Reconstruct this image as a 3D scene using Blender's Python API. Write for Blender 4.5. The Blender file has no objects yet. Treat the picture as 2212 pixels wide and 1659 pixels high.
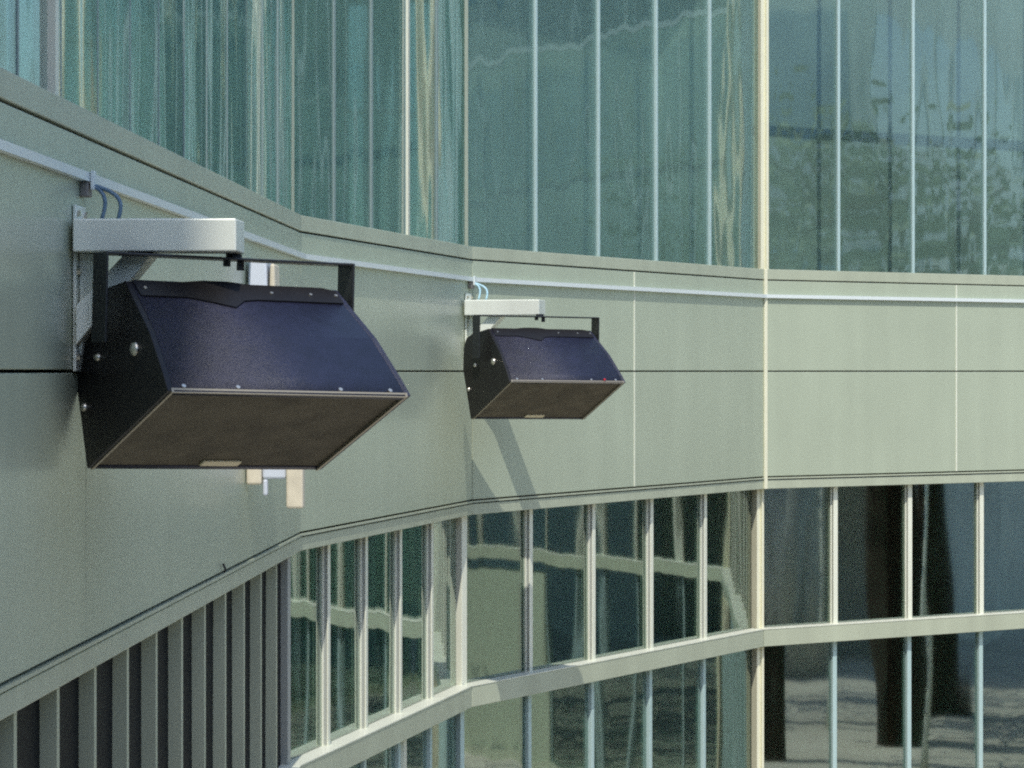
import bpy, math, random
from mathutils import Vector
R = math.radians
sc = bpy.context.scene
COL = sc.collection
rnd = random.Random(7)

# ------------------------------------------------------------------ camera
CAMZ = 5.5                       # eye height above the plaza; heights "h" below are relative to it
FPX, WPX = 6000.0, 2212.0        # focal length and picture width in the same unit
cam_d = bpy.data.cameras.new('camera')
cam = bpy.data.objects.new('camera', cam_d)
COL.objects.link(cam)
cam.location = (0, 0, CAMZ)
cam.rotation_euler = (R(90), 0, 0)
cam_d.sensor_width = 36.0
cam_d.lens = 36.0 * FPX / WPX
cam_d.shift_y = -27.5 / WPX
cam_d.clip_start = 0.1
cam_d.clip_end = 2000
sc.camera = cam

# ------------------------------------------------------------------ light
SUN_EL = 54.0
SUN_AZ = (0.012, -1.0)           # horizontal direction towards the sun
world = bpy.data.worlds.new('World')
sc.world = world
world.use_nodes = True
wn = world.node_tree
sky = wn.nodes.new('ShaderNodeTexSky')
sky.sky_type = 'NISHITA'
sky.sun_disc = False
sky.sun_elevation = R(SUN_EL)
sky.sun_rotation = math.atan2(SUN_AZ[0], SUN_AZ[1])
bg = wn.nodes['Background']
bg.inputs['Strength'].default_value = 0.15
wn.links.new(sky.outputs[0], bg.inputs['Color'])
sun_d = bpy.data.lights.new('sun', 'SUN')
sun = bpy.data.objects.new('sun', sun_d)
COL.objects.link(sun)
sun_d.energy = 2.0
sun_d.angle = R(0.4)
sun_d.color = (1.0, 0.95, 0.86)
sv = Vector((SUN_AZ[0], SUN_AZ[1], 0)).normalized() * math.cos(R(SUN_EL)) + Vector((0, 0, math.sin(R(SUN_EL))))
sun.rotation_euler = sv.to_track_quat('Z', 'Y').to_euler()
sun.location = (10, -30, 40)

sc.view_settings.view_transform = 'Standard'
sc.view_settings.look = 'None'
sc.view_settings.gamma = 1.0
sc.view_settings.exposure = 0.88
sc.view_settings.use_curve_mapping = False
sc.render.engine = 'CYCLES'
sc.cycles.use_denoising = False
sc.cycles.max_bounces = 8
sc.cycles.glossy_bounces = 5
sc.cycles.transparent_max_bounces = 16
sc.cycles.caustics_reflective = False
sc.cycles.caustics_refractive = False
sc.cycles.filter_width = 2.1

# ------------------------------------------------------------------ materials
def mat(name, col, rough=0.5, metal=0.0, spec=0.5, var=0.0, vscale=3.0, bump=0.0, bscale=60.0, coat=0.0, stretch=(1, 1, 1)):
    m = bpy.data.materials.new(name)
    m.use_nodes = True
    nt = m.node_tree
    b = nt.nodes['Principled BSDF']
    b.inputs['Base Color'].default_value = (*col, 1)
    b.inputs['Roughness'].default_value = rough
    b.inputs['Metallic'].default_value = metal
    b.inputs['Specular IOR Level'].default_value = spec
    b.inputs['Coat Weight'].default_value = coat
    tc = nt.nodes.new('ShaderNodeNewGeometry')
    mp = nt.nodes.new('ShaderNodeMapping')
    mp.inputs['Scale'].default_value = stretch
    nt.links.new(tc.outputs['Position'], mp.inputs['Vector'])
    if var > 0:
        nz = nt.nodes.new('ShaderNodeTexNoise')
        nz.inputs['Scale'].default_value = vscale
        nz.inputs['Detail'].default_value = 6
        nz.inputs['Roughness'].default_value = 0.6
        nt.links.new(mp.outputs[0], nz.inputs['Vector'])
        mr = nt.nodes.new('ShaderNodeMapRange')
        mr.inputs['From Min'].default_value = 0.25
        mr.inputs['From Max'].default_value = 0.75
        mr.inputs['To Min'].default_value = 1 - var
        mr.inputs['To Max'].default_value = 1 + var
        nt.links.new(nz.outputs[0], mr.inputs[0])
        mx = nt.nodes.new('ShaderNodeMix')
        mx.data_type = 'RGBA'
        mx.blend_type = 'MULTIPLY'
        mx.inputs['Factor'].default_value = 1
        mx.inputs[6].default_value = (*col, 1)
        nt.links.new(mr.outputs[0], mx.inputs[7])
        nt.links.new(mx.outputs[2], b.inputs['Base Color'])
    if bump > 0:
        nb = nt.nodes.new('ShaderNodeTexNoise')
        nb.inputs['Scale'].default_value = bscale
        nb.inputs['Detail'].default_value = 3
        nt.links.new(mp.outputs[0], nb.inputs['Vector'])
        bp = nt.nodes.new('ShaderNodeBump')
        bp.inputs['Strength'].default_value = bump
        bp.inputs['Distance'].default_value = 0.01
        nt.links.new(nb.outputs[0], bp.inputs['Height'])
        nt.links.new(bp.outputs[0], b.inputs['Normal'])
    return m

def glass_mat(name, tint, refl, f0, wave, wscale, stretch):
    """coated pane: tinted see-through body with a wavy mirror skin"""
    m = bpy.data.materials.new(name)
    m.use_nodes = True
    nt = m.node_tree
    nt.nodes.remove(nt.nodes['Principled BSDF'])
    out = nt.nodes['Material Output']
    tr = nt.nodes.new('ShaderNodeBsdfTransparent')
    tr.inputs[0].default_value = (*tint, 1)
    gl = nt.nodes.new('ShaderNodeBsdfGlossy')
    gl.inputs['Color'].default_value = (*refl, 1)
    gl.inputs['Roughness'].default_value = 0.03
    geo = nt.nodes.new('ShaderNodeNewGeometry')
    mp = nt.nodes.new('ShaderNodeMapping')
    mp.inputs['Scale'].default_value = stretch
    nt.links.new(geo.outputs['Position'], mp.inputs['Vector'])
    nz = nt.nodes.new('ShaderNodeTexNoise')
    nz.inputs['Scale'].default_value = wscale
    nz.inputs['Detail'].default_value = 1.5
    nt.links.new(mp.outputs[0], nz.inputs['Vector'])
    bp = nt.nodes.new('ShaderNodeBump')
    bp.inputs['Strength'].default_value = 1.0
    bp.inputs['Distance'].default_value = wave
    nt.links.new(nz.outputs[0], bp.inputs['Height'])
    nt.links.new(bp.outputs[0], gl.inputs['Normal'])
    lw = nt.nodes.new('ShaderNodeLayerWeight')
    lw.inputs['Blend'].default_value = 0.5
    pw = nt.nodes.new('ShaderNodeMath')
    pw.operation = 'POWER'
    pw.inputs[1].default_value = 5.0
    nt.links.new(lw.outputs['Facing'], pw.inputs[0])
    mr = nt.nodes.new('ShaderNodeMapRange')
    mr.inputs['To Min'].default_value = f0
    mr.inputs['To Max'].default_value = 1.0
    nt.links.new(pw.outputs[0], mr.inputs[0])
    mix = nt.nodes.new('ShaderNodeMixShader')
    nt.links.new(mr.outputs[0], mix.inputs[0])
    nt.links.new(tr.outputs[0], mix.inputs[1])
    nt.links.new(gl.outputs[0], mix.inputs[2])
    nt.links.new(mix.outputs[0], out.inputs['Surface'])
    return m

M = {
    'panel': mat('painted_cladding', (0.388, 0.438, 0.330), 0.30, 0.0, 0.75, 0.05, 1.3, 0.04, 3.0),
    'frame': mat('frame_paint', (0.41, 0.445, 0.335), 0.34, 0.0, 0.6, 0.05, 2.0),
    'mullion_web': mat('mullion_web_grey', (0.34, 0.36, 0.33), 0.5),
    'post': mat('post_cream_paint', (0.70, 0.69, 0.52), 0.38, 0.0, 0.5, 0.05, 4.0),
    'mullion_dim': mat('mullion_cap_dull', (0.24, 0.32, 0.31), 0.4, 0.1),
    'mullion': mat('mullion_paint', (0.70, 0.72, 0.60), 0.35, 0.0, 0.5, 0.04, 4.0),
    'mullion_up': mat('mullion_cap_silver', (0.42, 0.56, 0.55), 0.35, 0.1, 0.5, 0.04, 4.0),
    'dark': mat('joint_black', (0.02, 0.018, 0.016), 0.8),
    'gasket': mat('gasket_grey', (0.20, 0.18, 0.165), 0.6),
    'glass_up': glass_mat('teal_mirror_glass', (0.73, 0.83, 0.81), (0.86, 0.95, 0.95), 0.25, 0.010, 1.0, (1.6, 1.6, 0.45)),
    'glass_low': glass_mat('clear_green_glass', (0.56, 0.70, 0.64), (0.88, 0.96, 0.92), 0.30, 0.0075, 1.0, (1.25, 1.25, 0.26)),
    'glass_dark': mat('dark_louvre_glass', (0.010, 0.012, 0.014), 0.5, 0, 0.06),
    'inner_up': mat('interior_blind', (0.86, 0.84, 0.76), 0.8, 0, 0.2, 0.28, 0.6),
    'inner_low': mat('interior_wall', (0.40, 0.42, 0.34), 0.8, 0, 0.2, 0.3, 0.7),
    'slab': mat('floor_slab_concrete', (0.18, 0.18, 0.16), 0.85, 0, 0.2, 0.2, 1.0),
    'galv': mat('white_painted_steel', (0.80, 0.83, 0.74), 0.36, 0.15, 0.5, 0.04, 5.0),
    'conduit': mat('white_plastic_trunking', (0.66, 0.72, 0.70), 0.35, 0, 0.5),
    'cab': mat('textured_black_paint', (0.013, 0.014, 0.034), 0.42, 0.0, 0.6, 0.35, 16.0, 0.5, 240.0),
    'cab_side': mat('smooth_black_paint', (0.010, 0.009, 0.009), 0.45, 0.0, 0.4, 0.2, 20.0, 0.1, 200.0),
    'grille': mat('brown_black_grille_cloth', (0.100, 0.086, 0.060), 0.75, 0, 0.3, 0.40, 7.0, 0.5, 300.0),
    'trim': mat('worn_edge_trim', (0.34, 0.30, 0.22), 0.4, 0.4),
    'steel': mat('black_steel', (0.018, 0.020, 0.022), 0.4, 0.0, 0.5, 0.2, 30.0),
    'bolt': mat('zinc_bolt', (0.72, 0.68, 0.58), 0.25, 0.85),
    'badge': mat('pale_gold_badge', (0.62, 0.54, 0.36), 0.4, 0.2),
    'red': mat('plain_red', (0.5, 0.02, 0.03), 0.4),
    'cable': mat('blue_grey_cable', (0.10, 0.17, 0.24), 0.4),
    'cable_pale': mat('pale_blue_cable', (0.40, 0.62, 0.72), 0.4),
    'cream': mat('cream_painted_metal', (0.62, 0.56, 0.43), 0.5, 0, 0.4, 0.15, 9.0),
    'white': mat('white_painted_metal', (0.58, 0.62, 0.68), 0.4),
    'paving': mat('plaza_paving', (0.50, 0.475, 0.41), 0.85, 0, 0.2, 0.25, 0.4, 0.2, 8.0),
    'bark': mat('bark', (0.035, 0.026, 0.018), 0.9, 0, 0.2, 0.4, 8.0, 0.6, 25.0, stretch=(1, 1, 0.3)),
    'leaf': mat('leaf_green', (0.09, 0.125, 0.06), 0.6, 0, 0.3, 0.4, 2.0),
    'concrete': mat('grey_concrete', (0.58, 0.60, 0.56), 0.8, 0, 0.2, 0.15, 0.6),
    'shade_dark': mat('shade_block_dark', (0.06, 0.065, 0.065), 0.6, 0, 0.3, 0.2, 0.8),  # near-black so the added blocks behind the camera return little light
    'far_glass': mat('far_window_glass', (0.09, 0.18, 0.30), 0.15, 0, 0.8),
}

def weather(m, amp, rand):
    nt = m.node_tree
    b = nt.nodes['Principled BSDF']
    src = b.inputs['Base Color'].links[0].from_socket
    geo = nt.nodes.new('ShaderNodeNewGeometry')
    mp = nt.nodes.new('ShaderNodeMapping')
    mp.inputs['Scale'].default_value = (5, 5, 0.45)
    nt.links.new(geo.outputs['Position'], mp.inputs['Vector'])
    nz = nt.nodes.new('ShaderNodeTexNoise')
    nz.inputs['Scale'].default_value = 1.0
    nz.inputs['Detail'].default_value = 5
    nt.links.new(mp.outputs[0], nz.inputs['Vector'])
    mr = nt.nodes.new('ShaderNodeMapRange')
    mr.inputs['From Min'].default_value = 0.35
    mr.inputs['From Max'].default_value = 0.7
    mr.inputs['To Min'].default_value = 1 + amp * 0.4
    mr.inputs['To Max'].default_value = 1 - amp
    nt.links.new(nz.outputs[0], mr.inputs[0])
    oi = nt.nodes.new('ShaderNodeObjectInfo')
    m2 = nt.nodes.new('ShaderNodeMapRange')
    m2.inputs['To Min'].default_value = 1 - rand
    m2.inputs['To Max'].default_value = 1 + rand
    nt.links.new(oi.outputs['Random'], m2.inputs[0])
    mu = nt.nodes.new('ShaderNodeMath')
    mu.operation = 'MULTIPLY'
    nt.links.new(mr.outputs[0], mu.inputs[0])
    nt.links.new(m2.outputs[0], mu.inputs[1])
    mx = nt.nodes.new('ShaderNodeMix')
    mx.data_type = 'RGBA'
    mx.blend_type = 'MULTIPLY'
    mx.inputs['Factor'].default_value = 1
    nt.links.new(src, mx.inputs[6])
    nt.links.new(mu.outputs[0], mx.inputs[7])
    nt.links.new(mx.outputs[2], b.inputs['Base Color'])
weather(M['panel'], 0.045, 0.02)
weather(M['frame'], 0.08, 0.03)
weather(M['galv'], 0.12, 0.02)

# ------------------------------------------------------------------ mesh helpers
class MB:
    def __init__(self):
        self.v, self.f = [], []
    def quadbox(self, p):
        """8 points: 0-3 bottom ring, 4-7 top ring"""
        b = len(self.v)
        self.v += [tuple(q) for q in p]
        for f in ((3, 2, 1, 0), (4, 5, 6, 7), (0, 1, 5, 4), (1, 2, 6, 5), (2, 3, 7, 6), (3, 0, 4, 7)):
            self.f.append(tuple(b + i for i in f))
        return self
    def box(self, x0, x1, y0, y1, z0, z1):
        return self.quadbox([(x0, y0, z0), (x1, y0, z0), (x1, y1, z0), (x0, y1, z0),
                             (x0, y0, z1), (x1, y0, z1), (x1, y1, z1), (x0, y1, z1)])
    def prism(self, ring_a, ring_b):
        n = len(ring_a)
        b = len(self.v)
        self.v += [tuple(q) for q in ring_a] + [tuple(q) for q in ring_b]
        self.f.append(tuple(b + i for i in reversed(range(n))))
        self.f.append(tuple(b + n + i for i in range(n)))
        for i in range(n):
            j = (i + 1) % n
            self.f.append((b + i, b + j, b + n + j, b + n + i))
        return self
    def tube(self, pts, rad, seg=8, cap=True):
        pts = [Vector(p) for p in pts]
        rads = rad if isinstance(rad, (list, tuple)) else [rad] * len(pts)
        b = len(self.v)
        up = Vector((0.31, 0.17, 0.94)).normalized()
        for i, p in enumerate(pts):
            t = (pts[min(i + 1, len(pts) - 1)] - pts[max(i - 1, 0)]).normalized()
            a = t.cross(up)
            if a.length < 1e-3:
                a = t.cross(Vector((1, 0, 0)))
            a.normalize()
            c = t.cross(a)
            for k in range(seg):
                an = 2 * math.pi * k / seg
                self.v.append(tuple(p + (a * math.cos(an) + c * math.sin(an)) * rads[i]))
        for i in range(len(pts) - 1):
            for k in range(seg):
                l = (k + 1) % seg
                self.f.append((b + i * seg + k, b + i * seg + l, b + (i + 1) * seg + l, b + (i + 1) * seg + k))
        if cap:
            self.f.append(tuple(b + k for k in reversed(range(seg))))
            e = b + (len(pts) - 1) * seg
            self.f.append(tuple(e + k for k in range(seg)))
        return self
    def build(self, name, m, parent=None, bevel=0.0, smooth=False):
        me = bpy.data.meshes.new(name)
        me.from_pydata(self.v, [], self.f)
        me.materials.append(M[m])
        import bmesh
        bm = bmesh.new()
        bm.from_mesh(me)
        bmesh.ops.recalc_face_normals(bm, faces=bm.faces)
        bm.to_mesh(me)
        bm.free()
        if smooth:
            for p in me.polygons:
                p.use_smooth = True
        o = bpy.data.objects.new(name, me)
        COL.objects.link(o)
        if parent is not None:
            o.parent = parent
        if bevel:
            bv = o.modifiers.new('bevel', 'BEVEL')
            bv.width = bevel
            bv.segments = 2
            bv.limit_method = 'ANGLE'
            bv.angle_limit = R(28)
        return o

def empty(name, loc=(0, 0, 0)):
    o = bpy.data.objects.new(name, None)
    o.empty_display_size = 0.3
    COL.objects.link(o)
    o.location = loc
    return o
def tag(o, label=None, cat=None, group=None, kind=None):
    if label: o['label'] = label
    if cat: o['category'] = cat
    if group: o['group'] = group
    if kind: o['kind'] = kind
    return o

# ------------------------------------------------------------------ the plaza
g = MB().box(-150, 200, -150, 200, -0.4, 0.0).build('ground', 'paving')
tag(g, kind='structure')

# ------------------------------------------------------------------ the curved facade
PTS = [(-2.236, -7.0), (-1.310, 17.24), (-0.309, 21.58), (2.386, 26.32), (9.0, 30.68), (17.5, 31.0), (25.0, 28.0)]
class Facet:
    def __init__(self, a, b):
        self.a, self.b = Vector((*a, 0)), Vector((*b, 0))
        self.L = (self.b - self.a).length
        self.d = (self.b - self.a).normalized()
        self.n = Vector((self.d.y, -self.d.x, 0))      # out of the wall, towards the plaza
    def p(self, s, o, h):
        q = self.a + self.d * s + self.n * o
        return Vector((q.x, q.y, CAMZ + h))
    def box(self, mb, s0, s1, o0, o1, h0, h1):
        return mb.quadbox([self.p(s0, o0, h0), self.p(s1, o0, h0), self.p(s1, o1, h0), self.p(s0, o1, h0),
                           self.p(s0, o0, h1), self.p(s1, o0, h1), self.p(s1, o1, h1), self.p(s0, o1, h1)])
F = [Facet(PTS[i], PTS[i + 1]) for i in range(len(PTS) - 1)]

bld = empty('office_building', (PTS[2][0], PTS[2][1], 0))
tag(bld, 'concave glass office facade with pale grey-green metal panels', 'building')
_inv = Vector((-PTS[2][0], -PTS[2][1], 0))
def bpart(mb, name, m, **k):
    mb.v = [(v[0] + _inv.x, v[1] + _inv.y, v[2]) for v in mb.v]
    return mb.build(name, m, bld, **k)

# heights (relative to the eye)
GAP = 0.006
SEAM, UPJ, SILL = 0.0, 0.865, 0.968
LOW, HEAD = -1.0, -1.115
TR1, TR0 = -2.45, -2.61
BASE = -5.35
TOP_G = 6.6
# mullion positions along each facet
nA = 33
spA = 0.717
mul = []
mul.append([F[0].L - spA * k for k in range(nA, 0, -1) if F[0].L - spA * k > 0.2])
mul.append([F[1].L * k / 5 for k in range(1, 5)])
mul.append([F[2].L * k / 5 for k in range(1, 5)])
mul.append([0.955 * k for k in range(1, 8)])
mul.append([F[4].L * k / 8 for k in range(1, 8)])
mul.append([F[5].L * k / 8 for k in range(1, 8)])
joints = [[F[0].L - 6.97 - 5.8 * k for k in (2, 1, 0)] + [F[0].L - 1.15], [], [F[2].L * 0.506], [2.44, 4.88],
          [2.8, 5.6], [2.7, 5.4]]

def pane(fc, s0, s1, o, h0, h1, m, tilt):
    """one pane, each set a hair out of plane so that reflections break from pane to pane"""
    e = [rnd.uniform(-tilt, tilt) for _ in range(3)]
    oo = [o + e[0] + e[1], o + e[0] - e[1], o - e[0] - e[1] + e[2], o - e[0] + e[1] + e[2]]
    T = 0.012
    return MB().quadbox([fc.p(s0, oo[0] - T, h0), fc.p(s1, oo[1] - T, h0), fc.p(s1, oo[1], h0), fc.p(s0, oo[0], h0),
                         fc.p(s0, oo[3] - T, h1), fc.p(s1, oo[2] - T, h1), fc.p(s1, oo[2], h1), fc.p(s0, oo[3], h1)])

def lip_mullion(fc, s, w, o0, o1, h0, h1, lip=0.016, rec=0.02):
    """channel-shaped mullion: two bright lips with a recessed web"""
    mb = MB()
    prof = [(-w / 2, o0), (-w / 2, o1), (-w / 2 + lip, o1), (-w / 2 + lip, o1 - rec), (w / 2 - lip, o1 - rec), (w / 2 - lip, o1), (w / 2, o1), (w / 2, o0)]
    mb.prism([fc.p(s + a, o, h0) for a, o in prof], [fc.p(s + a, o, h1) for a, o in prof])
    return mb

def deep_mullion(fc, s, h0, h1):
    """dark web with a bright cap and bright flanges on the glass"""
    core = bpart(fc.box(MB(), s - 0.021, s + 0.021, LOG - 0.05, LOG + 0.030, h0, h1), 'mullion', 'mullion_web')
    for s0, s1, o0, o1, nm in ((s - 0.027, s + 0.027, LOG + 0.0305, LOG + 0.041, 'mullion_cap'), (s - 0.036, s - 0.022, LOG - 0.02, LOG + 0.012, 'mullion_flange'),
                               (s + 0.022, s + 0.036, LOG - 0.02, LOG + 0.012, 'mullion_flange')):
        mb = fc.box(MB(), s0, s1, o0, o1, h0, h1)
        mb.v = [(v[0] + _inv.x, v[1] + _inv.y, v[2]) for v in mb.v]
        mb.build(nm, 'mullion', core, bevel=0.003)

UPG, LOG = -0.055, -0.125
for i, fc in enumerate(F):
    L = fc.L
    js = [0.0] + joints[i] + [L]
    bpart(fc.box(MB(), 0.0, L, -0.09, -0.045, LOW - 0.11, SILL - 0.02), 'backing_wall', 'dark')
    for a, b in zip(js[:-1], js[1:]):
        g0 = g1 = 0.002 if i == 0 else 0.004
        bpart(fc.box(MB(), a + g0, b - g1, -0.035, rnd.uniform(-0.001, 0.0015), SEAM + GAP, UPJ - 0.005), 'cladding_panel', 'panel', bevel=0.004)
        bpart(fc.box(MB(), a + g0, b - g1, -0.035, rnd.uniform(-0.001, 0.0015), LOW + 0.004, SEAM - GAP), 'cladding_panel', 'panel', bevel=0.004)
    for a in joints[i]:
        if i >= 2:  # pale strips paint in the sunlit edges of the panel joints
            bpart(fc.box(MB(), a - 0.007, a + 0.007, -0.03, 0.006, LOW + 0.006, SEAM - GAP), 'lit_joint_edge', 'mullion')
            bpart(fc.box(MB(), a - 0.007, a + 0.007, -0.03, 0.006, SEAM + GAP, UPJ - 0.006), 'lit_joint_edge', 'mullion')
    # frame bands
    bpart(fc.box(MB(), 0.003, L - 0.003, -0.06, 0.006, UPJ + 0.006, SILL), 'window_sill', 'frame', bevel=0.004)
    bpart(fc.box(MB(), 0.003, L - 0.003, -0.04, 0.010, LOW - 0.022, LOW - 0.008), 'drip_trim', 'frame')
    bpart(fc.box(MB(), 0.003, L - 0.003, -0.14, 0.0, HEAD, LOW - 0.032), 'window_head', 'frame', bevel=0.004)
    bpart(fc.box(MB(), 0.003, L - 0.003, -0.14, 0.0, TR0, TR1), 'transom', 'frame', bevel=0.004)
    bpart(fc.box(MB(), 0.003, L - 0.003, LOG + 0.001, 0.004, TR1 + 0.001, TR1 + 0.009), 'lit_sill_edge', 'mullion')  # brighter strip paints in the sunlit top line of the transom
    bpart(fc.box(MB(), 0.003, L - 0.003, -0.16, 0.02, -CAMZ, BASE), 'plinth', 'frame')
    if i == 4:
        for a, b in ((4.3, 6.4), (6.4, L)):
            bpart(fc.box(MB(), a + 0.006, b - 0.006, -0.10, -0.03, BASE, TR0 - 0.16), 'cladding_panel', 'panel')
    bpart(fc.box(MB(), 0.003, L - 0.003, -0.06, 0.006, TOP_G, TOP_G + 0.12), 'window_head', 'frame')
    bpart(fc.box(MB(), 0.003, L - 0.003, -0.06, 0.0, TOP_G + 0.13, TOP_G + 1.3), 'parapet', 'panel')
    if i >= 3:
        bpart(fc.box(MB(), 0.06, L - 0.06, UPG + 0.002, UPG + 0.024, 4.44, 4.52), 'transom', 'mullion_dim')
    ms = [0.0] + mul[i] + [L]
    for a, b in zip(ms[:-1], ms[1:]):
        if i == 0 and b < F[0].L - 24 * spA: continue
        bpart(pane(fc, a + 0.01, b - 0.01, UPG, SILL, TOP_G, 'glass_up', 0.0025), 'window_pane', 'glass_up')
        bpart(pane(fc, a + 0.02, b - 0.02, LOG, TR1, HEAD, 'glass_low', 0.0018), 'window_pane', 'glass_dark' if i == 0 else 'glass_low')
        bpart(pane(fc, a + 0.02, b - 0.02, LOG, BASE, TR0, 'glass_low', 0.0018), 'window_pane', 'glass_low')
    for k, s in enumerate(mul[i]):
        if i == 0:
            if s < F[0].L - 24 * spA: continue
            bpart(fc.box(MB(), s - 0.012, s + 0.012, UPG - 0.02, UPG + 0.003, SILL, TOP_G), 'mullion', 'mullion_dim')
            bpart(fc.box(MB(), s - 0.025, s + 0.025, LOG - 0.05, LOG + 0.062, TR1, HEAD), 'mullion', 'frame')
            bpart(fc.box(MB(), s - 0.025, s + 0.025, LOG - 0.05, LOG + 0.030, BASE, TR0), 'mullion', 'frame')
        else:
            if i != 1:
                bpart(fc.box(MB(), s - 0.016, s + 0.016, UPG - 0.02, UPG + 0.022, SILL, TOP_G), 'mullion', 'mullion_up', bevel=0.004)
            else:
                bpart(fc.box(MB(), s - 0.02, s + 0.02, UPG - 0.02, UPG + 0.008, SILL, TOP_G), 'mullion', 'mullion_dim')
            deep_mullion(fc, s, TR1 + 0.005, HEAD)
            bpart(fc.box(MB(), s - 0.026, s + 0.026, LOG - 0.05, LOG + 0.03, BASE, TR0), 'mullion', 'mullion_up', bevel=0.004)

# tall posts
def post(fc, s, w, o1, h0, h1):
    return lip_mullion(fc, s, w, -0.16, o1, h0, h1, 0.022, 0.025)
for i in (3, 4, 5):      # at the corners between facets
    fc = F[i]
    bpart(lip_mullion(fc, 0.02, 0.095, -0.10, -0.010, SILL, TOP_G, 0.028, 0.02), 'post', 'post')
    bpart(fc.box(MB(), -0.004, 0.034, -0.04, 0.018, LOW - 0.115, SILL), 'post', 'post', bevel=0.004)
    bpart(lip_mullion(fc, 0.02, 0.085, -0.16, -0.075, BASE, LOW - 0.116, 0.026, 0.02), 'post', 'post')
# half-way posts on the first two facets (glass zones only)
def s_on(fc, Y): return (Y - fc.a.y) / fc.d.y
sB = s_on(F[1], 6000 / (348 - 70 * (892 - 650) / 370))
bpart(lip_mullion(F[1], sB, 0.045, -0.08, -0.03, SILL, TOP_G, 0.03, 0.02), 'post', 'mullion')
bpart(lip_mullion(F[1], sB + 0.05, 0.07, -0.16, -0.07, BASE, TR0, 0.03, 0.02), 'post', 'mullion')
sA = s_on(F[0], 6000 / (678 - 0.508 * 138))
bpart(lip_mullion(F[0], sA, 0.06, -0.08, -0.025, SILL, TOP_G, 0.03, 0.02), 'post', 'mullion')
# corner pieces at the two plain corners
for i in (1, 2):
    bpart(F[i].box(MB(), -0.03, 0.05 if i == 2 else 0.03, LOG - 0.05, LOG + 0.05, TR1, HEAD), 'mullion', 'mullion' if i == 2 else 'mullion_web', bevel=0.004)
    bpart(F[i].box(MB(), -0.02, 0.04, LOG - 0.05, LOG + 0.03, BASE, TR0), 'mullion', 'mullion_up')
    bpart(F[i].box(MB(), -0.03, 0.02, UPG - 0.03, UPG + 0.006, SILL, TOP_G), 'mullion', 'frame')

# storey interiors, offset behind the glass
def offs(d, ext=True):
    out = []
    for i in range(len(PTS)):
        if i == 0: n = F[0].n
        elif i == len(PTS) - 1: n = F[-1].n
        else:
            n = (F[i - 1].n + F[i].n).normalized()
            n = n / n.dot(F[i].n)
        out.append(Vector((PTS[i][0], PTS[i][1], 0)) - n * d)
    return out
def slab(d0, d1, h0, h1, name, m):
    A, B = offs(d0), offs(d1)
    for i in range(len(F)):
        bpart(MB().quadbox([(*A[i].xy, CAMZ + h0), (*A[i + 1].xy, CAMZ + h0), (*B[i + 1].xy, CAMZ + h0), (*B[i].xy, CAMZ + h0),
                            (*A[i].xy, CAMZ + h1), (*A[i + 1].xy, CAMZ + h1), (*B[i + 1].xy, CAMZ + h1), (*B[i].xy, CAMZ + h1)]), name, m)
slab(0.14, 8.0, 0.60, 0.80, 'floor_slab', 'slab')
slab(0.14, 8.0, -1.10, -0.98, 'ceiling', 'slab')
slab(0.14, 8.0, TOP_G + 0.1, TOP_G + 0.3, 'roof_slab', 'slab')
slab(0.20, 8.0, -5.46, -5.36, 'floor_slab', 'slab')
slab(1.30, 1.40, 0.80, TOP_G + 0.1, 'interior_wall', 'inner_up')
slab(6.0, 6.1, -5.36, -1.1, 'interior_wall', 'inner_low')
for i, (s, d, r) in enumerate([(1.0, 1.6, 0.22), (3.4, 1.8, 0.22)]):
    for fc in F[1:5]:
        q = fc.p(s, -d, 0)
        bpart(MB().tube([(q.x, q.y, CAMZ - 5.36), (q.x, q.y, CAMZ - 1.1)], r, 16), 'interior_column', 'slab', smooth=True)

# ------------------------------------------------------------------ trunking along the facade
def polyline_at(o):
    A = offs(-o)
    return A
A0, A1 = offs(-0.004), offs(-0.034)
mb = MB()
for i in range(len(F)):
    h0, h1 = 0.695, 0.728
    mb.quadbox([(*A0[i].xy, CAMZ + h0), (*A0[i + 1].xy, CAMZ + h0), (*A1[i + 1].xy, CAMZ + h0), (*A1[i].xy, CAMZ + h0),
                (*A0[i].xy, CAMZ + h1), (*A0[i + 1].xy, CAMZ + h1), (*A1[i + 1].xy, CAMZ + h1), (*A1[i].xy, CAMZ + h1)])
tag(mb.build('cable_trunking', 'conduit'), 'thin white trunking running along the upper cladding panels', 'trunking')

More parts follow.
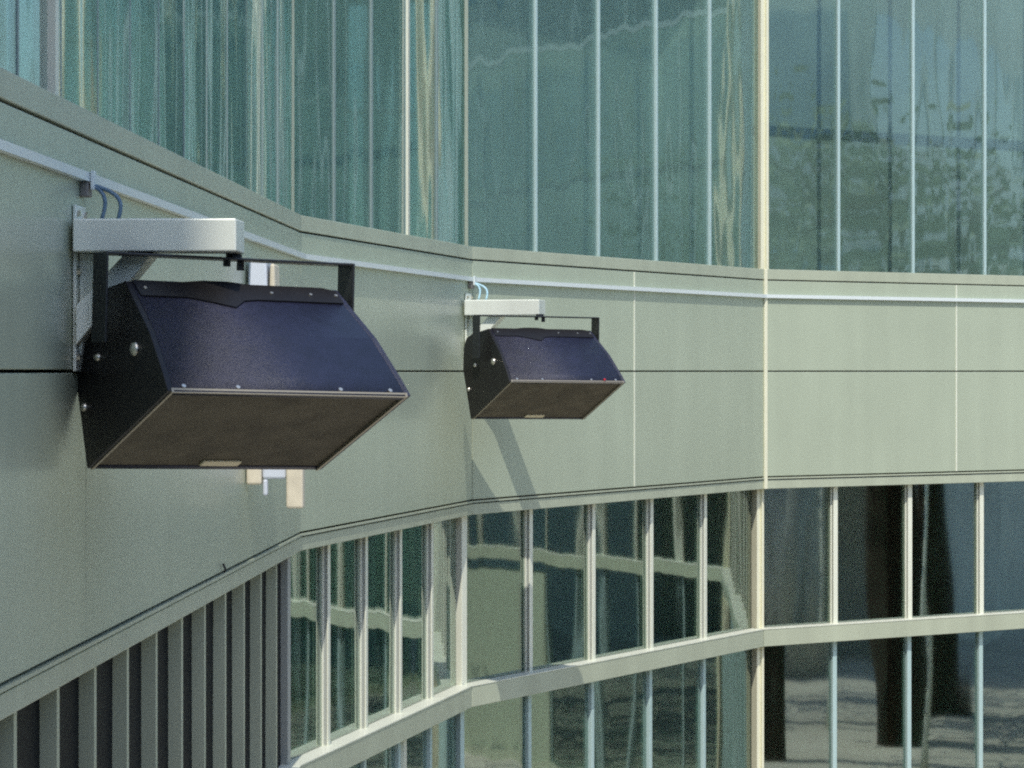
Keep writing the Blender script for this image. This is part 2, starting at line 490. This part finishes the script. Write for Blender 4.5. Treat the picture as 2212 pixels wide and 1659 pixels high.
# ------------------------------------------------------------------ wall brackets
def make_bracket(fc, s, label):
    base = fc.p(s, 0, 0)
    root = empty('wall_bracket', base)
    tag(root, label, 'bracket', 'loudspeaker brackets on the facade')
    def P(s_, o, h):
        return fc.p(s + s_, o, h) - base
    def bx(s0, s1, o0, o1, h0, h1):
        return MB().quadbox([P(s0, o0, h0), P(s1, o0, h0), P(s1, o1, h0), P(s0, o1, h0), P(s0, o0, h1), P(s1, o0, h1), P(s1, o1, h1), P(s0, o1, h1)])
    bx(-0.09, 0.09, 0.003, 0.016, 0.0, 0.60).build('wall_plate', 'galv', root, bevel=0.003)
    bx(-0.17, 0.05, 0.018, 0.606, 0.428, 0.546).build('arm', 'galv', root, bevel=0.006)
    prof = [(0.018, 0.426), (0.085, 0.426), (0.018, 0.02)]
    MB().prism([P(-0.045, o, h) for o, h in prof], [P(0.045, o, h) for o, h in prof]).build('gusset', 'galv', root, bevel=0.003)
    prof = [(0.30, 0.426), (0.20, 0.426), (0.02, 0.235), (0.02, 0.095)]
    MB().prism([P(-0.12, o, h) for o, h in prof], [P(0.04, o, h) for o, h in prof]).build('brace', 'galv', root, bevel=0.003)
    for so in (-0.07, 0.07):
        for h in (0.36, 0.05, 0.57):
            c = P(so, 0.016, h)
            MB().tube([c, c + fc.n * 0.012], 0.012, 6).build('bolt', 'bolt', root)
    return root
def s_img(fc, o_px): return s_on(fc, 6000 / o_px)
s_near = s_on(F[0], 10.10)
s_far = F[1].L - 0.16
br_near = make_bracket(F[0], s_near, 'white steel wall bracket, half in shade, carrying the larger near loudspeaker')
br_far = make_bracket(F[1], s_far, 'brightly lit white steel wall bracket carrying the smaller far loudspeaker')

# ------------------------------------------------------------------ loudspeakers
# profile: (towards the viewer, height), measured from the yoke pivot line; width follows
PIV = -0.538
PROF = [  # name, p, h, width
    ('N', 0.0, -0.077, 0.946), ('M2', -0.058, -0.017, 0.940), ('M1', -0.215, 0.128, 0.900), ('T', -0.40, 0.254, 0.852),
    ('T2', -0.48, 0.310, 0.83), ('Q5', -0.79, 0.273, 0.81), ('Q4', -0.885, 0.242, 0.815), ('Q3', -0.923, 0.17, 0.825),
    ('Q2', -0.896, 0.007, 0.87), ('Q1', -0.777, -0.18, 0.92), ('B', -0.667, -0.360, 0.951)]
def cab_width(p, h):
    """the cheeks are flat and close in towards the rear: width falls with the distance behind the grille"""
    gx, gy = -0.667, -0.283
    l = math.hypot(gx, gy)
    return 0.95 - 0.18 * abs(gx / l * (h + 0.077) - gy / l * p)
PROF = {n: (p - PIV, h, cab_width(p, h)) for n, p, h, w in PROF}
def make_speaker(loc, yaw, roll, label, red):
    root = empty('loudspeaker', loc)
    root.rotation_euler = (0, 0, 0)
    tag(root, label, 'loudspeaker', 'loudspeakers hung on the facade')
    ca, sa = math.cos(yaw), math.sin(yaw)
    u, t = Vector((ca, sa, 0)), Vector((sa, -ca, 0))
    uz = (u * math.cos(roll) - Vector((0, 0, 1)) * math.sin(roll))
    zz = (Vector((0, 0, 1)) * math.cos(roll) + u * math.sin(roll))
    def P(a, p, h): return uz * a + t * p + zz * h
    names = ['N', 'M2', 'M1', 'T', 'T2', 'Q5', 'Q4', 'Q3', 'Q2', 'Q1', 'B']
    ring = {sgn: [P(sgn * PROF[n][2] / 2, PROF[n][0], PROF[n][1]) for n in names] for sgn in (-1, 1)}
    # cabinet wrap (curved shell between the sides), left open on the grille side
    SH = 0.024
    def edge(n, sgn, inset): return P(sgn * (PROF[n][2] / 2 - inset), PROF[n][0], PROF[n][1])
    mb = MB()
    vs = []
    for n in names:
        vs += [edge(n, -1, SH), edge(n, 1, SH)]
    mb.v = [tuple(q) for q in vs]
    for k in range(len(names) - 1):
        mb.f.append((2 * k, 2 * k + 1, 2 * k + 3, 2 * k + 2))
    wrap = mb.build('cabinet', 'cab', root, smooth=True)
    md = wrap.modifiers.new('thick', 'SOLIDIFY')
    md.thickness = 0.02
    md.offset = -1
    for sgn in (-1, 1):
        ra = [edge(n, sgn, 0) for n in names]
        rb = [edge(n, sgn, SH - 0.001) for n in names]
        MB().prism(ra, rb).build('side_panel', 'cab_side' if sgn < 0 else 'cab', root, bevel=0.003)
    # grille, set back a little from the nose and bottom edges
    Np, Nh, Nw = PROF['N']
    Bp, Bh, Bw = PROF['B']
    gd = Vector((Bp - Np, Bh - Nh))
    gl = gd.length
    gu = gd / gl
    gn = Vector((-gu.y, gu.x))                 # in (p,h): pick the one that points out (down and forward)
    if gn.y > 0: gn = -gn
    def G(a, v, o):                            # a across, v down the grille, o out of it
        q = Vector((Np, Nh)) + gu * v + gn * o
        return P(a, q.x, q.y)
    def gbox(a0, a1, v0, v1, o0, o1):
        return MB().quadbox([G(a0, v0, o0), G(a1, v0, o0), G(a1, v1, o0), G(a0, v1, o0), G(a0, v0, o1), G(a1, v0, o1), G(a1, v1, o1), G(a0, v1, o1)])
    hw = Nw / 2
    gr = gbox(-hw + SH, hw - SH, 0.012, gl - 0.006, -0.03, -0.008).build('grille', 'grille', root)
    gbox(-hw + SH, hw - SH, 0.002, 0.010, -0.012, 0.004).build('edge_trim', 'trim', root)
    gbox(-hw + SH - 0.009, -hw + SH, 0.0, gl, -0.012, 0.004).build('edge_trim', 'trim', root)
    gbox(hw - SH, hw - SH + 0.009, 0.0, gl, -0.012, 0.004).build('edge_trim', 'trim', root)
    bc = 0.03
    gbox(bc - 0.078, bc + 0.078, gl * 0.925 - 0.022, gl * 0.925 + 0.022, -0.008, 0.002).build('badge', 'badge', root, bevel=0.004)
    # dark strip standing in for the shadow of yoke bar and arm tip
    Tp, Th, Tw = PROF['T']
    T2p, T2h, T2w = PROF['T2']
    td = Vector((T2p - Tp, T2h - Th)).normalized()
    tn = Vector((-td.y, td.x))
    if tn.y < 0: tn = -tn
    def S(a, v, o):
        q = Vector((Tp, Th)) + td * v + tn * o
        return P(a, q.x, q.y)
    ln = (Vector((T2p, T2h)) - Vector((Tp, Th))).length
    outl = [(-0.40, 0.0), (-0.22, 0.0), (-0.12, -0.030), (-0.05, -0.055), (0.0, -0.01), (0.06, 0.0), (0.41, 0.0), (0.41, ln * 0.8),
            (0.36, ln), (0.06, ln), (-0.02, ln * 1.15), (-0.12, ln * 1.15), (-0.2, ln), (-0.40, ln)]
    MB().prism([S(a, v, -0.004 if v >= -0.005 else 0.004) for a, v in outl], [S(a, v, 0.007) for a, v in outl]).build('yoke_shadow_strip', 'cab_side', root)
    for a in (-0.37, 0.13, 0.29, 0.395):
        MB().tube([S(a, ln * 0.45, 0.006), S(a, ln * 0.45, 0.012)], 0.0065, 8).build('screw', 'bolt', root)
    # screws along the nose edge
    Mp, Mh, Mw = PROF['M2']
    for a in (-0.41, -0.205, 0.195, 0.395):
        f = 0.25
        q = P(a, Np + (Mp - Np) * f, Nh + (Mh - Nh) * f)
        nrm = (t * 0.72 + zz * 0.69)
        MB().tube([q, q + nrm * 0.006], 0.008, 8).build('screw', 'bolt', root)
    if red:  # small red dot near the nose edge
        q = P(0.30, Np - 0.01, Nh + 0.014)
        MB().tube([q, q + (t * 0.72 + zz * 0.69) * 0.012], 0.008, 8).build('red_dot', 'red', root)
    # bolts on the cheeks
    for sgn in (-1, 1):
        for p, h, r in ((-0.32, 0.067, 0.026), (-0.655, 0.04, 0.016), (-0.74, -0.14, 0.016)):
            c = P(sgn * (cab_width(p, h) / 2 - 0.004), p - PIV, h)
            ax = uz * sgn
            MB().tube([c, c + ax * 0.010, c + ax * 0.018, c + ax * 0.022], [r, r, r * 0.75, r * 0.3], 14).build('bolt', 'bolt', root, smooth=True)
    # yoke
    yh = 0.412
    hs = 0.49
    yk = empty('yoke')
    yk.parent = root
    def ybox(a0, a1, p0, p1, h0, h1):
        return MB().quadbox([P(a0, p0, h0), P(a1, p0, h0), P(a1, p1, h0), P(a0, p1, h0), P(a0, p0, h1), P(a1, p0, h1), P(a1, p1, h1), P(a0, p1, h1)])
    ybox(-hs, hs, -0.06, 0.06, yh - 0.009, yh).build('crossbar', 'steel', yk, bevel=0.003)
    for sgn in (-1, 1):
        a0, a1 = sorted((sgn * hs, sgn * (hs + 0.009)))
        ybox(a0, a1, -0.06, 0.06, 0.09, yh).build('arm', 'steel', yk, bevel=0.003)
    for a, hgt in ((0.0, 0.022), (0.055, 0.034)):
        q = P(a, 0.0, yh - 0.009)
        MB().tube([q, q - zz * hgt], 0.014, 6).build('nut', 'steel', yk)
    q = P(0.028, 0.0, yh)
    MB().tube([q, q + zz * 0.016], 0.03, 12).build('pivot', 'steel', yk)
    return root

def at(xv, yv, Y): return Vector(((xv - 1106) * Y / FPX, Y, CAMZ + (802 - yv) * Y / FPX))
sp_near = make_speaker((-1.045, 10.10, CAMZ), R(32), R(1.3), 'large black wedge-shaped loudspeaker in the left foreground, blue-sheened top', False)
FY = 20.75
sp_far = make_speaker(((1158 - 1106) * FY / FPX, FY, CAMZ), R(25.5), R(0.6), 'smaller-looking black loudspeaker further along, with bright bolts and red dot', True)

# ------------------------------------------------------------------ cables and their clips
def arc(a, b, sag, n=10):
    a, b = Vector(a), Vector(b)
    pts = []
    for k in range(n + 1):
        f = k / n
        q = a.lerp(b, f)
        q += sag * math.sin(math.pi * f)
        pts.append(q)
    return pts
def cables(fc, s, m, where, lab2):
    for o_end, sag, nm in ((0.075, 0.030, 'inner'), (0.135, 0.050, 'outer')):
        a = fc.p(s + 0.02, 0.035, 0.685)
        b = fc.p(s, o_end, 0.55)
        c = tag(MB().tube(arc(a, b, fc.n * sag + Vector((0, 0, 0.018))), 0.0075, 8).build('cable', m, smooth=True),
                '%s %s cable looping down to the %s loudspeaker arm' % (nm, lab2, where), 'cable', 'cables above the brackets')
    k = empty('cable_clip', fc.p(s + 0.015, 0.02, 0.67))
    q = fc.p(s + 0.015, 0.02, 0.67)
    def bx(s0, s1, o0, o1, h0, h1):
        return MB().quadbox([fc.p(s + s_, o, h) - q for s_, o, h in ((s0, o0, h0), (s1, o0, h0), (s1, o1, h0), (s0, o1, h0), (s0, o0, h1), (s1, o0, h1), (s1, o1, h1), (s0, o1, h1))])
    bx(-0.03, 0.06, 0.002, 0.03, 0.64, 0.693).build('clip_body', 'gasket', k, bevel=0.003)
    bx(-0.01, 0.04, 0.036, 0.05, 0.665, 0.735).build('strap', 'conduit', k, bevel=0.003)
    tag(k, 'small cable clip on the trunking above the %s loudspeaker bracket' % where, 'clip', 'cable clips')
cables(F[0], s_near + 0.08, 'cable', 'near', 'dark blue-grey')
cables(F[1], s_far + 0.05, 'cable_pale', 'far', 'pale blue')

# ------------------------------------------------------------------ white fixture partly hidden behind the near loudspeaker
s_fx = s_on(F[0], 6000 / 409.0)
fx = empty('wall_light', F[0].p(s_fx, 0, 0))
tag(fx, 'white and cream wall fixture mostly hidden behind the near loudspeaker', 'wall light')
def fbx(s0, s1, o0, o1, h0, h1, name, m, taper=0.0):
    b0 = F[0].p(s_fx, 0, 0)
    pts = [(s0, o0, h0), (s1, o0, h0), (s1, o1, h0), (s0, o1, h0), (s0, o0 + taper, h1), (s1, o0 + taper, h1), (s1, o1 - taper, h1), (s0, o1 - taper, h1)]
    return MB().quadbox([F[0].p(s_fx + a, o, h) - b0 for a, o, h in pts]).build(name, m, fx, bevel=0.012)
fbx(0.0, 0.25, 0.01, 0.118, 0.30, 0.585, 'housing', 'white', 0.006)
fbx(0.02, 0.23, 0.120, 0.160, 0.30, 0.57, 'front_lens', 'cream', 0.008)
fbx(0.0, 0.10, 0.004, 0.085, -0.60, 0.30, 'rear_leg', 'cream')
fbx(0.0, 0.10, 0.215, 0.305, -0.725, 0.10, 'front_leg', 'cream')
fbx(0.02, 0.08, 0.087, 0.213, -0.57, -0.49, 'cross_web', 'white')
fbx(0.02, 0.06, 0.089, 0.115, -0.66, -0.57, 'drain_spout', 'white')
fbx(0.02, 0.20, 0.06, 0.305, 0.102, 0.29, 'body', 'white')

# ------------------------------------------------------------------ small clip on the lower edge trim
sk = s_on(F[0], 6000 / (678 - 0.508 * 478))
ck = MB().tube([F[0].p(sk, 0.012, -1.0), F[0].p(sk, 0.02, -0.985), F[0].p(sk, 0.008, -0.955)], 0.006, 6).build('trim_clip', 'dark')
tag(ck, 'tiny dark bent clip on the lower edge of the left panels', 'clip')

# ------------------------------------------------------------------ the rest of the square, seen only in the glass, plus added shade blocks
def office_block(name, x0, x1, y0, y1, top, floors, bay, m, label, arcade=False):
    cx, cy = (x0 + x1) / 2, (y0 + y1) / 2
    root = empty(name, (cx, cy, 0))
    tag(root, label, 'building')
    hx, hy = (x1 - x0) / 2, (y1 - y0) / 2
    fh = top / floors
    if arcade:
        MB().box(-hx, hx, -hy, hy, fh, top).build('wall', m, root)
        MB().box(-hx + 4.0, hx, -hy, hy, 0, fh - 0.01).build('recessed_wall', 'concrete', root)
        k = -hy + 0.8
        while k < hy:
            MB().tube([(-hx + 0.5, k, 0), (-hx + 0.5, k, fh - 0.01)], 0.33, 16).build('column', m, root, smooth=True)
            k += 4.1
    else:
        MB().box(-hx, hx, -hy, hy, 0, top).build('wall', m, root)
        MB().box(-hx, hx, -hy, hy, top + 0.01, top + 0.6).build('parapet', m, root)
    for ax, length, pos in (('x', 2 * hy, -hx), ('x', 2 * hy, hx), ('y', 2 * hx, -hy), ('y', 2 * hx, hy)):
        sg = 1 if pos > 0 else -1
        n = int(length // bay)
        w = length / n
        pr = None
        for fl in range(1 if arcade else 0, floors):
            for k in range(n):
                c = -length / 2 + (k + 0.5) * w
                z = fl * fh + fh * 0.55
                if pr is None:
                    hw_, hh_ = w * 0.40, fh * 0.27
                    if ax == 'x': me = MB().box(-0.04, 0.06, -hw_, hw_, -hh_, hh_)
                    else: me = MB().box(-hw_, hw_, -0.04, 0.06, -hh_, hh_)
                    pr = me.build('window', 'far_glass', root)
                    o = pr
                else:
                    o = pr.copy()
                    COL.objects.link(o)
                o.location = (pos + (0.0 if sg > 0 else -0.02), c, z) if ax == 'x' else (c, pos + (0.0 if sg > 0 else -0.02), z)
    return root
office_block('office_block', 25, 40, -14, 21, 17.0, 4, 3.5, 'concrete', 'long grey concrete block on columns across the square, seen in the windows', True)
office_block('shade_tower', -24, -0.97, -22, -4.2, 30.0, 8, 3.2, 'shade_dark', 'tall unseen block added behind the viewer to shade the left end of the facade')  # added out of view; its corner sets the shade on the near arm

office_block('shade_wing', -0.96, 19, -20, -4.6, 8.0, 2, 3.3, 'shade_dark', 'lower dark wing added unseen behind the viewer to cut ambient light')  # added out of view to darken faces turned towards the camera

def tree(x, y, hgt, rad0, seed, label):
    r = random.Random(seed)
    root = empty('tree', (x, y, 0))
    tag(root, label, 'tree', 'trees on the square')
    tr = MB()
    pts, rad = [], []
    for k in range(8):
        f = k / 7
        pts.append((0.12 * math.sin(f * 3 + seed) - 0.12 * math.sin(seed), 0.1 * math.cos(f * 2.3 + seed) - 0.1 * math.cos(seed), f * hgt * 0.85))
        rad.append(rad0 * (1 - 0.6 * f) + 0.02)
    tr.tube(pts, rad, 10)
    ends = []
    for k in range(16):
        f = r.uniform(0.55, 0.98)
        b = Vector(pts[0]).lerp(Vector(pts[-1]), f)
        an = r.uniform(0, 6.28)
        ln = r.uniform(1.2, 2.6)
        e = b + Vector((math.cos(an) * ln, math.sin(an) * ln, r.uniform(0.9, 2.2)))
        mid = b.lerp(e, 0.5) + Vector((0, 0, 0.3))
        tr.tube([b, mid, e], [0.09, 0.06, 0.02], 6)
        ends += [mid, e]
    tr.build('trunk', 'bark', root, smooth=True)
    cr = MB()
    for e in ends:
        for _ in range(28):
            q = e + Vector((r.gauss(0, 0.6), r.gauss(0, 0.6), r.gauss(0.2, 0.5)))
            a = Vector((r.uniform(-1, 1), r.uniform(-1, 1), r.uniform(-1, 1))).normalized() * r.uniform(0.08, 0.16)
            b = a.cross(Vector((r.uniform(-1, 1), r.uniform(-1, 1), r.uniform(-1, 1)))).normalized() * 0.07
            i = len(cr.v)
            cr.v += [tuple(q - a), tuple(q + b), tuple(q + a), tuple(q - b)]
            cr.f.append((i, i + 1, i + 2, i + 3))
    cr.build('crown', 'leaf', root)
    return root
for x, y, h, r0, sd, lab in [(17.05, 23.8, 9.0, 0.43, 1, 'thick-trunked tree on the square standing nearest the facade'),
                             (20.6, 23.45, 9.0, 0.42, 9, 'thick-trunked tree on the square behind the first thick one'),
                             (14.9, 22.5, 8.0, 0.17, 7, 'slim tree on the square closest to the glass corner'),
                             (19.2, 20.4, 8.5, 0.18, 2, 'slim tree on the square, second from the facade'),
                             (22.0, 17.2, 8.5, 0.30, 3, 'tree on the square right in front of the colonnade'),
                             (20.0, 14.0, 8.0, 0.14, 4, 'slim tree on the square in the middle of the row'),
                             (21.5, 5.0, 8.5, 0.22, 5, 'tree on the square farthest from the facade')]:
    tree(x, y, h, r0, sd, lab)

def lamp_post(x, y, h, label):
    root = empty('lamp_post', (x, y, 0))
    tag(root, label, 'lamp post', 'lamp posts on the square')
    MB().tube([(0, 0, 0), (0, 0, 0.5), (0, 0, h)], [0.10, 0.06, 0.045], 12).build('pole', 'galv', root, smooth=True)
    MB().tube([(0, 0, h), (0, 0, h + 0.06), (0, 0, h + 0.16)], [0.25, 0.28, 0.08], 16).build('lamp_head', 'steel', root)
lamp_post(14.2, 25.0, 6.5, 'pale lamp post on the square close to the facade')
lamp_post(18.4, 22.2, 6.5, 'pale lamp post on the square between the first two trees')
lamp_post(20.8, 12.0, 6.5, 'pale lamp post on the square beside the slim middle tree')
